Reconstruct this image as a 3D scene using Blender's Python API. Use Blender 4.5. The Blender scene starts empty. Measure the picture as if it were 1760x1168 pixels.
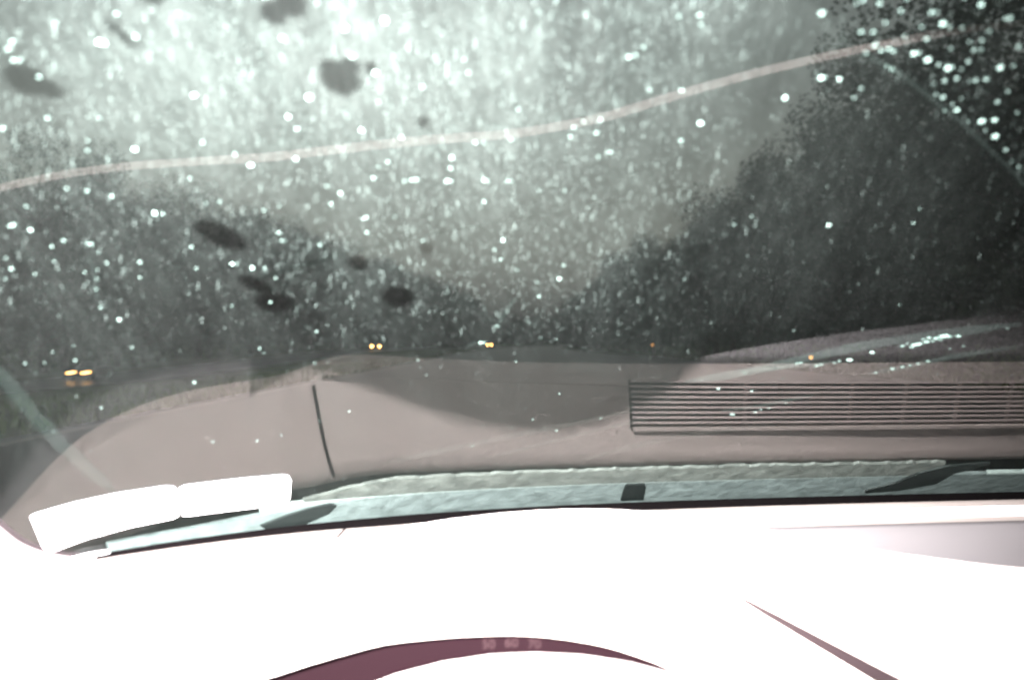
import bpy, math, random
import numpy as np
from mathutils import Vector, Matrix
R = math.radians
scene = bpy.context.scene
COL = scene.collection

# ------------------------------------------------------------------ camera, sky, light, exposure
EYE = 1.2                                   # eye height of the driver above the road
cam_d = bpy.data.cameras.new('camera')
cam = bpy.data.objects.new('camera', cam_d); COL.objects.link(cam)
cam.location = (0, 0, EYE); cam.rotation_euler = (R(90.2), 0, 0)
cam_d.sensor_width = 36; cam_d.lens = 35
cam_d.clip_start = 0.02; cam_d.clip_end = 6000
cam_d.dof.use_dof = True; cam_d.dof.focus_distance = 1.5; cam_d.dof.aperture_fstop = 5.6
scene.camera = cam

world = bpy.data.worlds.new('World'); scene.world = world; world.use_nodes = True
wn = world.node_tree.nodes; wl = world.node_tree.links; wn.clear()
sky = wn.new('ShaderNodeTexSky'); sky.sky_type = 'NISHITA'; sky.sun_disc = False
sky.sun_elevation = R(6); sky.sun_rotation = R(150); sky.air_density = 1.6; sky.dust_density = 4.0
hs = wn.new('ShaderNodeHueSaturation'); hs.inputs['Saturation'].default_value = 0.22
bg = wn.new('ShaderNodeBackground'); bg.inputs['Strength'].default_value = 0.085
wo = wn.new('ShaderNodeOutputWorld')
wl.new(sky.outputs[0], hs.inputs['Color']); wl.new(hs.outputs[0], bg.inputs['Color']); wl.new(bg.outputs[0], wo.inputs[0])

sun_d = bpy.data.lights.new('sun', 'SUN'); sun_d.energy = 0.12; sun_d.angle = R(25); sun_d.color = (1, .95, .88)
sun = bpy.data.objects.new('sun', sun_d); COL.objects.link(sun)
sun.rotation_euler = (R(83), 0, R(30))
# the camera's own flash, fired from just beside the lens into the wet windscreen
fl_d = bpy.data.lights.new('camera_flash', 'SPOT'); fl_d.energy = 880; fl_d.shadow_soft_size = 0.004
fl_d.spot_size = R(91); fl_d.spot_blend = 0.95; fl_d.color = (1.0, .97, .96)
flash = bpy.data.objects.new('camera_flash', fl_d); COL.objects.link(flash)
flash.location = (-0.045, 0.0, EYE + 0.018); flash.rotation_euler = (R(90), 0, R(5))

vs = scene.view_settings
vs.view_transform = 'Standard'; vs.look = 'None'; vs.gamma = 1; vs.exposure = 0.0; vs.use_curve_mapping = False
scene.cycles.transparent_max_bounces = 24
scene.cycles.max_bounces = 6
scene.cycles.sample_clamp_indirect = 6

# ------------------------------------------------------------------ materials
def mat(name, col, rough=.6, metal=0, spec=.5, noise=0, nscale=20, bump=0, emit=None, estr=0, coat=0):
    m = bpy.data.materials.new(name); m.use_nodes = True
    n = m.node_tree.nodes; l = m.node_tree.links
    b = n['Principled BSDF']
    b.inputs['Base Color'].default_value = (*col, 1); b.inputs['Roughness'].default_value = rough
    b.inputs['Metallic'].default_value = metal; b.inputs['Specular IOR Level'].default_value = spec
    b.inputs['Coat Weight'].default_value = coat
    if noise or bump:
        tc = n.new('ShaderNodeTexCoord'); nt = n.new('ShaderNodeTexNoise'); nt.inputs['Scale'].default_value = nscale
        nt.inputs['Detail'].default_value = 6; l.new(tc.outputs['Object'], nt.inputs['Vector'])
        if noise:
            mx = n.new('ShaderNodeMix'); mx.data_type = 'RGBA'
            mx.inputs[6].default_value = (*[c * (1 - noise) for c in col], 1)
            mx.inputs[7].default_value = (*[min(1, c * (1 + noise)) for c in col], 1)
            l.new(nt.outputs['Fac'], mx.inputs[0]); l.new(mx.outputs[2], b.inputs['Base Color'])
        if bump:
            bp = n.new('ShaderNodeBump'); bp.inputs['Strength'].default_value = bump; bp.inputs['Distance'].default_value = .01
            l.new(nt.outputs['Fac'], bp.inputs['Height']); l.new(bp.outputs[0], b.inputs['Normal'])
    if emit:
        b.inputs['Emission Color'].default_value = (*emit, 1); b.inputs['Emission Strength'].default_value = estr
    return m

M = {}
M['dash'] = mat('dash_vinyl', (.54, .465, .44), .55, spec=.25, noise=.05, nscale=260, bump=.08)
M['dash_lower'] = mat('dash_lower_vinyl', (.62, .54, .53), .6, spec=.25, noise=.04, nscale=200)
M['shade_dark'] = mat('dash_shade_dark', (.082, .076, .079), .7, spec=.1)  # shade put into the colour of hood back and recess; vent ring shares it
M['pillar'] = mat('pillar_trim', (.15, .125, .13), .6, spec=.2, noise=.04, nscale=150)
M['seal'] = mat('seal_rubber', (.0022, .0016, .0018), .9, spec=.02)
M['slat'] = mat('slat_plastic', (.62, .52, .50), .55, spec=.25)
M['dark'] = mat('dark_plastic', (.012, .009, .010), .7, spec=.15)
M['gap'] = mat('gap_shadow_rubber', (.014, .009, .010), .8, spec=.1)
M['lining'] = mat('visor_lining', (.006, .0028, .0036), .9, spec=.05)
M['gauge'] = mat('gauge_face', (.0045, .0017, .0025), .9, spec=.03)
M['numeral'] = mat('numeral_print', (.016, .009, .010), .9, spec=.03)
M['wheel'] = mat('wheel_vinyl', (.55, .50, .49), .5, spec=.4)
M['sticker'] = mat('sticker_paper', (.85, .82, .84), .5, spec=.3)
M['knob'] = mat('knob_plastic', (.45, .62, .68), .25, spec=.6)
M['liner'] = mat('headliner_cloth', (.05, .045, .043), .95, spec=.05, noise=.1, nscale=300)
M['carpet'] = mat('cabin_carpet', (.018, .016, .016), .95, spec=.05, noise=.2, nscale=200)
M['cowl'] = mat('cowl_wet', (.100, .108, .109), .35, spec=.3, noise=.6, nscale=70, bump=.3)
M['cowl_highlight'] = mat('cowl_highlight', (.24, .255, .25), .4, spec=.3, noise=.3, nscale=160)  # paler than the cowl: the lit highlight is put into its colour
M['wiper'] = mat('wiper_black', (.006, .007, .007), .5, spec=.2)
M['sill'] = mat('wet_sill', (.075, .073, .069), .5, spec=.3, noise=.85, nscale=55, bump=.3)
M['arm'] = mat('wiper_arm_wet', (.012, .013, .013), .4, spec=.3, noise=.3, nscale=60)
M['hood'] = mat('hood_paint', (.16, .165, .16), .35, metal=.2, noise=.15, nscale=30, coat=.3)
M['rubber'] = mat('rubber', (.02, .02, .02), .8)
M['asphalt'] = mat('wet_asphalt', (.040, .038, .037), .34, spec=.35, noise=.35, nscale=3, bump=.15)
M['grass_ground'] = mat('grass_ground', (.045, .072, .016), .9, spec=.1, noise=.5, nscale=.8)
M['grass'] = mat('grass_blade', (.055, .095, .020), .8, spec=.2, noise=.4, nscale=.5)
M['bark'] = mat('bark', (.035, .028, .022), .9, spec=.1, noise=.4, nscale=6, bump=.4)
M['leaf_a'] = mat('leaf_dark', (.022, .030, .018), .7, spec=.2, noise=.45, nscale=.7)
M['leaf_b'] = mat('leaf_mid', (.028, .037, .022), .7, spec=.2, noise=.45, nscale=.6)
M['headlamp'] = mat('headlamp_glow', (1, .8, .5), .4, emit=(1, .46, .13), estr=14)
M['headlamp_far'] = mat('headlamp_glow_far', (1, .8, .5), .4, emit=(1, .46, .13), estr=34)
M['amber'] = mat('amber_glow', (1, .5, .2), .4, emit=(1, .42, .12), estr=7)
M['car_paint'] = mat('car_paint_far', (.05, .04, .04), .3, coat=.6)
M['car_glass'] = mat('car_glass_far', (.01, .012, .014), .1)
M['post'] = mat('post_plastic', (.04, .04, .04), .7)
M['line'] = mat('road_paint', (.35, .34, .31), .6, noise=.3, nscale=8)

def glass_materials():
    m = bpy.data.materials.new('windscreen_inner'); m.use_nodes = True
    n = m.node_tree.nodes; l = m.node_tree.links; n.clear()
    o = n.new('ShaderNodeOutputMaterial'); mx = n.new('ShaderNodeMixShader'); lw = n.new('ShaderNodeLayerWeight'); lw.inputs[0].default_value = .5
    pw = n.new('ShaderNodeMath'); pw.operation = 'POWER'; pw.inputs[1].default_value = 5; l.new(lw.outputs['Facing'], pw.inputs[0])
    fr = n.new('ShaderNodeMath'); fr.operation = 'MULTIPLY_ADD'; fr.inputs[1].default_value = .92; fr.inputs[2].default_value = .135; l.new(pw.outputs[0], fr.inputs[0])
    t = n.new('ShaderNodeBsdfTransparent'); t.inputs[0].default_value = (.86, .92, .905, 1)
    g = n.new('ShaderNodeBsdfGlossy'); g.inputs['Roughness'].default_value = 0.012
    l.new(fr.outputs[0], mx.inputs[0]); l.new(t.outputs[0], mx.inputs[1]); l.new(g.outputs[0], mx.inputs[2]); l.new(mx.outputs[0], o.inputs[0])
    m2 = bpy.data.materials.new('windscreen_outer'); m2.use_nodes = True
    n = m2.node_tree.nodes; l = m2.node_tree.links; n.clear()
    o = n.new('ShaderNodeOutputMaterial'); t = n.new('ShaderNodeBsdfTransparent'); t.inputs[0].default_value = (.97, .99, .985, 1)
    l.new(t.outputs[0], o.inputs[0])
    return m, m2
M['glass_in'], M['glass_out'] = glass_materials()

def film_material():
    m = bpy.data.materials.new('rain_film'); m.use_nodes = True
    n = m.node_tree.nodes; l = m.node_tree.links; n.clear()
    o = n.new('ShaderNodeOutputMaterial'); mx = n.new('ShaderNodeMixShader')
    t = n.new('ShaderNodeBsdfTransparent'); d = n.new('ShaderNodeBsdfDiffuse'); d.inputs[0].default_value = (.90, .91, .89, 1)
    at = n.new('ShaderNodeAttribute'); at.attribute_name = 'film'
    tc = n.new('ShaderNodeTexCoord'); mp = n.new('ShaderNodeMapping'); mp.inputs['Scale'].default_value = (1.0, .20, .20)
    n1 = n.new('ShaderNodeTexNoise'); n1.inputs['Scale'].default_value = 26; n1.inputs['Detail'].default_value = 8; n1.inputs['Roughness'].default_value = .62
    n2 = n.new('ShaderNodeTexNoise'); n2.inputs['Scale'].default_value = 300; n2.inputs['Detail'].default_value = 3
    l.new(tc.outputs['Object'], mp.inputs[0]); l.new(mp.outputs[0], n1.inputs['Vector']); l.new(mp.outputs[0], n2.inputs['Vector'])
    r1 = n.new('ShaderNodeMapRange'); r1.inputs[1].default_value = .3; r1.inputs[2].default_value = .7; r1.inputs[3].default_value = .5; r1.inputs[4].default_value = 1.6
    r2 = n.new('ShaderNodeMapRange'); r2.inputs[1].default_value = .35; r2.inputs[2].default_value = .7; r2.inputs[3].default_value = .74; r2.inputs[4].default_value = 1.3
    l.new(n1.outputs['Fac'], r1.inputs[0]); l.new(n2.outputs['Fac'], r2.inputs[0])
    a = n.new('ShaderNodeMath'); a.operation = 'MULTIPLY'; b = n.new('ShaderNodeMath'); b.operation = 'MULTIPLY'
    l.new(r1.outputs[0], a.inputs[0]); l.new(r2.outputs[0], a.inputs[1]); l.new(a.outputs[0], b.inputs[0]); l.new(at.outputs['Fac'], b.inputs[1])
    l.new(b.outputs[0], mx.inputs[0]); l.new(t.outputs[0], mx.inputs[1]); l.new(d.outputs[0], mx.inputs[2]); l.new(mx.outputs[0], o.inputs[0])
    return m
M['film'] = film_material()

def water_material(name, k, col=(.86, 1.0, .96)):
    m = bpy.data.materials.new(name); m.use_nodes = True
    n = m.node_tree.nodes; l = m.node_tree.links; n.clear()
    o = n.new('ShaderNodeOutputMaterial'); mx = n.new('ShaderNodeMixShader'); mx.inputs[0].default_value = k
    t = n.new('ShaderNodeBsdfTransparent'); t.inputs[0].default_value = (.93, .96, .95, 1)
    d = n.new('ShaderNodeBsdfDiffuse'); d.inputs[0].default_value = (*col, 1)
    l.new(t.outputs[0], mx.inputs[1]); l.new(d.outputs[0], mx.inputs[2]); l.new(mx.outputs[0], o.inputs[0])
    return m
M['drop'] = water_material('rain_drop', .10)
M['drop_bright'] = water_material('rain_drop_bright', .21)
M['drop_dim'] = water_material('rain_drop_dim', .075)
M['mist'] = water_material('rain_mist', .042, (.95, 1, .98))
M['smear'] = water_material('wiper_smear', .010)
M['faint'] = water_material('faint_smear', .0022, (1, .98, .96))
M['ridge'] = water_material('water_ridge', .0032)

# ------------------------------------------------------------------ helpers
ORIGIN = {}
def new_obj(name, me, m, parent, origin):
    o = bpy.data.objects.new(name, me); COL.objects.link(o)
    ORIGIN[o.name] = Vector(origin)
    if parent is not None:
        o.parent = parent; o.location = Vector(origin) - ORIGIN[parent.name]
    else: o.location = origin
    if m is not None:
        for mm in (m if isinstance(m, (list, tuple)) else [m]): me.materials.append(mm)
    return o
def mesh(name, verts, faces, m, parent=None, smooth=True, origin=None, mi=None):
    V = np.array(verts, dtype=float)
    if origin is None: origin = (V.min(0) + V.max(0)) / 2
    me = bpy.data.meshes.new(name); me.from_pydata((V - np.array(origin)).tolist(), [], [tuple(int(i) for i in f) for f in faces])
    if smooth: me.polygons.foreach_set('use_smooth', [True] * len(me.polygons))
    if mi is not None: me.polygons.foreach_set('material_index', mi)
    me.update()
    return new_obj(name, me, m, parent, origin)
def empty(name, loc, parent=None):
    o = bpy.data.objects.new(name, None); COL.objects.link(o); o.empty_display_size = .1
    ORIGIN[o.name] = Vector(loc)
    if parent is not None: o.parent = parent; o.location = Vector(loc) - ORIGIN[parent.name]
    else: o.location = loc
    return o
def tag(o, label=None, cat=None, group=None, kind=None):
    if label: o['label'] = label
    if cat: o['category'] = cat
    if group: o['group'] = group
    if kind: o['kind'] = kind
    return o
def sheet(rows):
    """verts and quads of a grid given as equal rows of points"""
    n = len(rows[0]); V = [p for r in rows for p in r]; Fc = []
    for i in range(len(rows) - 1):
        for j in range(n - 1):
            Fc.append((i * n + j, i * n + j + 1, (i + 1) * n + j + 1, (i + 1) * n + j))
    return V, Fc
def tube(path, rad, seg=8):
    """closed tube round a path; rad may be a list"""
    V, Fc = [], []; n = len(path)
    rad = rad if isinstance(rad, (list, tuple)) else [rad] * n
    for i, p in enumerate(path):
        a = Vector(path[max(0, i - 1)]); b = Vector(path[min(n - 1, i + 1)]); d = (b - a).normalized()
        u = d.cross(Vector((0, .3, 1))).normalized(); w = d.cross(u)
        for k in range(seg):
            t = 2 * math.pi * k / seg
            V.append(tuple(Vector(p) + rad[i] * (math.cos(t) * u + math.sin(t) * w)))
    for i in range(n - 1):
        for k in range(seg):
            Fc.append((i * seg + k, i * seg + (k + 1) % seg, (i + 1) * seg + (k + 1) % seg, (i + 1) * seg + k))
    Fc.append(tuple(range(seg))[::-1]); Fc.append(tuple((n - 1) * seg + k for k in range(seg)))
    return V, Fc
def box(c, s):
    x, y, z = c; a, b, h = s[0] / 2, s[1] / 2, s[2] / 2
    V = [(x + i * a, y + j * b, z + k * h) for i in (-1, 1) for j in (-1, 1) for k in (-1, 1)]
    return V, [(0, 1, 3, 2), (4, 6, 7, 5), (0, 4, 5, 1), (2, 3, 7, 6), (0, 2, 6, 4), (1, 5, 7, 3)]
def join(parts):
    V, Fc = [], []
    for v, f in parts:
        k = len(V); V += list(v); Fc += [tuple(i + k for i in q) for q in f]
    return V, Fc
def lerp_table(x, T):
    return float(np.interp(x, [a for a, b in T], [b for a, b in T]))
def sstep(x): x = min(1, max(0, x)); return x * x * (3 - 2 * x)

# ------------------------------------------------------------------ the windscreen as a surface (x across, t up the glass)
CT, ST = math.cos(R(31)), math.sin(R(31)); ZB = EYE - .17
def Y0(x, t=0): return 1.074 + .12 * x - .0451 * math.exp(-t / .35) * math.exp(-x / .206) - .10 * max(0, x - .75) ** 2 * 3
def W(x, t): return Vector((x, Y0(x, t) - t * CT, ZB + t * ST))
def WN(x, t):
    e = 1e-4; n = (W(x + e, t) - W(x - e, t)).cross(W(x, t + e) - W(x, t - e)).normalized()
    return n if n.y > 0 else -n                      # outward
def Wo(x, t, off): return W(x, t) + WN(x, t) * off

DROPS_CORNER = [(0.1298,0.6699,2),(0.1646,0.6604,2),(0.1848,0.67,2),(0.1817,0.6676,1),(0.1942,0.6686,2),(0.2076,0.6644,2),(0.2016,0.6562,2),(0.1969,0.6495,2),(0.1901,0.6491,1),(0.218,0.6756,1),(0.2248,0.6645,2),(0.2277,0.6647,2),(0.223,0.6545,2),(0.234,0.6571,3),(0.2387,0.6553,1),(0.2504,0.6709,3),(0.2681,0.6625,2),(0.2705,0.663,2),(0.2009,0.6402,2),(0.2058,0.6367,2),(0.2097,0.6381,2),(0.213,0.6366,2),(0.1977,0.6346,1),(0.2288,0.6462,2),(0.2253,0.6355,3),(0.2282,0.6361,2),(0.2351,0.6313,3),(0.2429,0.6281,1),(0.2494,0.6258,3),(0.2518,0.6268,2),(0.2127,0.6254,1),(0.2165,0.6233,1),(0.2595,0.6311,2),(0.2577,0.6253,1),(0.2804,0.6277,3),(0.2512,0.616,2),(0.2451,0.6134,1),(0.2578,0.6181,2),(0.2663,0.6166,1),(0.27,0.6173,2),(0.2759,0.6185,2),(0.2552,0.6031,2),(0.25,0.6052,1),(0.267,0.6026,1),(0.2632,0.5977,1),(0.268,0.593,3),(0.2606,0.5922,1),(0.2933,0.6095,2),(0.2906,0.6008,2),(0.307,0.5926,2),(0.2791,0.5835,1),(0.2877,0.5843,3),(0.2955,0.5857,3),(0.2932,0.5769,1),(0.3021,0.5715,3),(0.3145,0.5596,2),(0.3234,0.5488,1),(0.3305,0.544,1),(0.2593,0.6398,2),(0.2632,0.6404,1),(0.2611,0.647,2),(0.2542,0.6454,1),(0.2843,0.6435,2),(0.2454,0.6403,1),(0.2634,0.677,1),(0.2396,0.6749,1),(0.2624,0.6533,1),(0.2877,0.6294,1),(0.2157,0.6472,1),(0.2083,0.6724,1),(0.2462,0.6549,1)]
DROPS_ROW = [(-0.0398,0.5162,3),(-0.0374,0.5163,2),(-0.0169,0.5183,3),(-0.0148,0.5178,2),(-0.0025,0.5178,2),(0.0,0.5179,1),(-0.066,0.515,2),(-0.0613,0.5163,2),(-0.0585,0.5165,2),(-0.0842,0.5169,2),(-0.074,0.5325,2),(-0.0359,0.538,3),(-0.0371,0.5284,2)]
DROPS_UPPER = [(-0.231,0.6448,2),(-0.1943,0.636,2),(-0.1895,0.6214,2),(-0.2079,0.6163,3),(-0.2062,0.6157,3),(-0.2485,0.6129,2),(-0.2522,0.6075,2),(-0.2491,0.6007,2),(-0.2525,0.6,2),(-0.2444,0.5889,2),(-0.2244,0.627,1),(-0.1217,0.6536,3),(-0.1196,0.6531,2),(-0.1714,0.5815,3),(-0.118,0.6262,2),(-0.1116,0.5839,3),(-0.1251,0.5679,3),(-0.1221,0.5581,2),(-0.2136,0.5349,3),(-0.1759,0.5434,2),(-0.1537,0.525,3),(-0.127,0.5323,3),(-0.1604,0.5344,2),(-0.2594,0.4968,2),(-0.2493,0.4954,2),(-0.2373,0.4913,2),(-0.2855,0.4784,1),(-0.1904,0.5106,2),(-0.1542,0.4823,2),(-0.1445,0.4868,1),(-0.218,0.476,3),(-0.2136,0.4756,2),(-0.1128,0.5078,2),(-0.1054,0.5014,2),(-0.1128,0.4907,2),(-0.0899,0.6564,2),(-0.0855,0.6351,3),(-0.2504,0.5577,2),(-0.2247,0.5599,1),(-0.2359,0.5406,1),(-0.2387,0.532,1),(-0.1654,0.6385,1),(-0.2751,0.5472,2),(-0.2982,0.4587,2),(-0.0967,0.6501,1),(-0.0884,0.6496,1),(-0.1866,0.4875,1),(-0.1783,0.4897,1),(-0.0648,0.6415,3),(-0.0735,0.6051,3),(-0.0843,0.6157,2),(-0.0489,0.5962,2),(-0.0863,0.5592,3),(-0.0642,0.5545,2),(-0.0803,0.5274,1),(-0.1058,0.5014,2),(-0.0749,0.4792,1),(-0.0928,0.4778,2),(-0.0174,0.497,2),(0.0,0.5558,2),(-0.0165,0.5524,1),(-0.0213,0.5522,2),(0.0411,0.6656,3),(0.014,0.6524,1),(0.0642,0.6246,2),(0.0679,0.6261,1),(0.0717,0.6321,1),(0.0787,0.6004,2),(0.0971,0.6013,2),(0.0604,0.5476,2),(0.0533,0.5431,1),(0.0506,0.5642,2),(0.0523,0.5751,2),(0.0424,0.5732,2),(0.0369,0.568,2),(0.0352,0.5599,2),(0.1033,0.5599,1),(-0.0252,0.6174,1),(-0.0234,0.6082,1),(0.034,0.5101,1),(0.0173,0.5094,1),(0.004,0.5813,1),(-0.0744,0.5826,1),(0.099,0.6556,2),(0.1007,0.6491,1),(0.088,0.6542,1),(0.1767,0.6147,3),(0.1789,0.6153,2),(0.1878,0.6144,3),(0.1594,0.5983,3),(0.1127,0.575,3),(0.1025,0.5599,1),(0.2031,0.6078,1),(0.2009,0.6002,1)]
DROPS_LOWER = [(0.1523,0.4783,2),(0.2195,0.4794,3),(0.2789,0.4991,1),(0.2799,0.4836,2),(0.1626,0.4876,1),(-0.2903,0.4545,3),(-0.2999,0.458,2),(-0.2967,0.4599,2),(-0.2839,0.438,2),(-0.2759,0.4446,2),(-0.2617,0.4417,2),(-0.264,0.4415,2),(-0.2602,0.433,1),(-0.2584,0.4215,2),(-0.312,0.4124,2),(-0.3014,0.407,2),(-0.3181,0.401,1),(-0.3117,0.4239,1),(-0.2871,0.422,1),(-0.2736,0.4103,1),(-0.2721,0.3907,1),(-0.2749,0.3686,2),(-0.2678,0.3532,3),(-0.2053,0.4413,2),(-0.2075,0.4176,2),(-0.2393,0.423,2),(-0.2435,0.4054,2),(-0.1845,0.4232,3),(-0.1816,0.4233,2),(-0.1728,0.4188,3),(-0.1601,0.4074,2),(-0.1651,0.4191,2),(-0.1493,0.4595,2),(-0.1491,0.4507,2),(-0.1466,0.4508,1),(-0.1259,0.4471,2),(-0.1687,0.3774,2),(-0.1865,0.3142,2),(-0.1848,0.3073,1),(-0.1434,0.3384,2),(-0.1511,0.2919,2),(-0.2392,0.2645,3),(-0.3053,0.2993,2),(-0.302,0.3184,1),(-0.3335,0.296,1),(-0.323,0.2965,1),(-0.3154,0.3107,1),(-0.3039,0.2295,1),(-0.1944,0.3724,1),(-0.2684,0.3165,1),(-0.1599,0.1952,1),(-0.1923,0.1722,1),(-0.2113,0.1645,1),(-0.2428,0.1662,1),(-0.0591,0.4539,2),(-0.0759,0.4224,1),(-0.0055,0.4562,3),(-0.0115,0.4454,2),(-0.0072,0.4339,2),(0.0369,0.4279,2),(0.0346,0.4111,3),(0.0205,0.3881,2),(0.0041,0.4214,1),(0.0188,0.4063,1),(-0.0115,0.3464,2),(-0.0098,0.3464,2),(-0.024,0.3222,3),(-0.0213,0.3222,2),(0.0038,0.2926,2),(-0.0738,0.2954,2),(0.0232,0.3301,1),(0.0352,0.3274,1),(0.0128,0.3533,1),(0.0416,0.2367,1),(-0.1352,0.2115,2),(0.0417,0.1651,2),(0.0005,0.1731,1),(0.0193,0.1886,1),(0.0814,0.1884,2),(-0.0353,0.1379,2),(-0.0686,0.2717,1),(-0.0948,0.4765,2),(-0.0943,0.4617,2),(0.2287,0.341,1),(0.1832,0.2434,3),(0.2147,0.2384,3),(0.1646,0.2597,1),(0.3061,0.3798,1),(0.3805,0.2677,1),(0.3533,0.2338,1),(0.4529,0.2648,1),(0.2707,0.2262,1),(0.3122,0.2254,1),(0.2378,0.2618,1),(0.1272,0.4127,1),(-0.2657,0.4133,1),(-0.2686,0.4031,1)]
DROPS_WIPER = [(0.3069,0.3061,3),(0.2905,0.2933,3),(0.3743,0.3329,3),(0.3303,0.3168,2),(0.3336,0.3206,2),(0.3405,0.3187,3),(0.3438,0.3196,3),(0.3451,0.3272,2),(0.3492,0.3301,3),(0.3557,0.3291,3),(0.3598,0.332,3),(0.3635,0.3329,3),(0.3675,0.332,2),(0.4125,0.3451,1),(0.3852,0.3166,1),(0.375,0.3118,1),(0.3629,0.2908,2),(0.3553,0.2868,2),(0.3489,0.2837,2),(0.343,0.2807,2),(0.3349,0.2776,2),(0.3217,0.2704,1),(0.2817,0.2914,1),(0.2784,0.2883,1),(0.2671,0.2854,1),(0.2635,0.2834,1),(0.248,0.2886,2),(0.2446,0.2876,1),(0.2015,0.2717,1),(0.2526,0.2139,1),(0.2057,0.1927,2),(0.2268,0.1969,2),(0.2314,0.2016,1),(0.2385,0.2049,2),(0.3393,0.3148,2),(0.3455,0.3206,2),(0.3496,0.3234,3),(0.3544,0.3244,2),(0.3609,0.3263,2)]
STICKER_A = [(-0.3642, 0.0756), (-0.3628, 0.0787), (-0.3597, 0.0812), (-0.3395, 0.091), (-0.3156, 0.0985), (-0.2843, 0.1037), (-0.2793, 0.1014), (-0.278, 0.0935), (-0.2803, 0.0589), (-0.2826, 0.0486), (-0.2864, 0.0444), (-0.3151, 0.0381), (-0.3386, 0.0293), (-0.3553, 0.0186), (-0.3593, 0.0189), (-0.3612, 0.0256)]
STICKER_B = [(-0.2782, 0.0892), (-0.2764, 0.0974), (-0.2719, 0.1018), (-0.2382, 0.1056), (-0.2007, 0.1081), (-0.1961, 0.105), (-0.1952, 0.0977), (-0.2005, 0.06), (-0.2032, 0.052), (-0.2081, 0.0495), (-0.2453, 0.0473), (-0.274, 0.0457), (-0.2797, 0.0465), (-0.2805, 0.0535)]
PILLAR_EDGE = [(-0.3932, 0.1471), (-0.3851, 0.0918), (-0.3789, 0.0667), (-0.3724, 0.0409), (-0.3625, 0.0207), (-0.3518, 0.0081), (-0.3405, -0.0023), (-0.3235, -0.0067)]
RIDGE_RIGHT = [(0.1927, 0.6356), (0.2171, 0.6238), (0.2452, 0.6045), (0.2708, 0.5862), (0.2997, 0.5629), (0.3246, 0.5426), (0.3604, 0.5108)]
RIDGE_LEFT = [(-0.354, 0.3036), (-0.3495, 0.2838), (-0.3463, 0.2549), (-0.343, 0.2229), (-0.3396, 0.2064), (-0.337, 0.1833), (-0.3311, 0.1587), (-0.3252, 0.1302), (-0.3162, 0.0935)]
CLEAR_SPOTS = [(-0.0924, 0.6001, 0.0104, 0.0129, 0), (-0.0856, 0.6098, 0.0052, 0.0059, 0), (-0.0971, 0.6074, 0.0051, 0.0059, 0), (-0.0746, 0.6089, 0.0037, 0.0051, 0), (-0.1845, 0.4555, 0.018, 0.0106, 54), (-0.1034, 0.4278, 0.0069, 0.0089, 10), (-0.0509, 0.5689, 0.003, 0.0043, 0), (-0.0574, 0.4461, 0.0042, 0.0066, 0), (-0.1668, 0.3775, 0.0122, 0.012, 10), (-0.1742, 0.3992, 0.0134, 0.0064, 56), (-0.081, 0.3865, 0.0106, 0.0136, 10), (-0.1091, 0.6506, 0.0073, 0.0102, 0), (-0.1188, 0.6429, 0.0062, 0.0082, 0), (-0.1744, 0.6479, 0.0059, 0.0051, 0), (-0.2514, 0.5869, 0.0093, 0.0112, 15), (-0.2421, 0.581, 0.0067, 0.0079, 0), (-0.1959, 0.6231, 0.0027, 0.0101, -25)]
FOG = [(-0.1396, 0.5951, 0.0988, 0.0475, 0.62), (-0.0773, 0.6361, 0.0673, 0.058, 0.62), (-0.0289, 0.5127, 0.1079, 0.0843, 0.33), (0.037, 0.6354, 0.0466, 0.0359, 0.2), (0.136, 0.6646, 0.0557, 0.0186, 0.3), (-0.2173, 0.5535, 0.0685, 0.0573, 0.2)]
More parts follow.
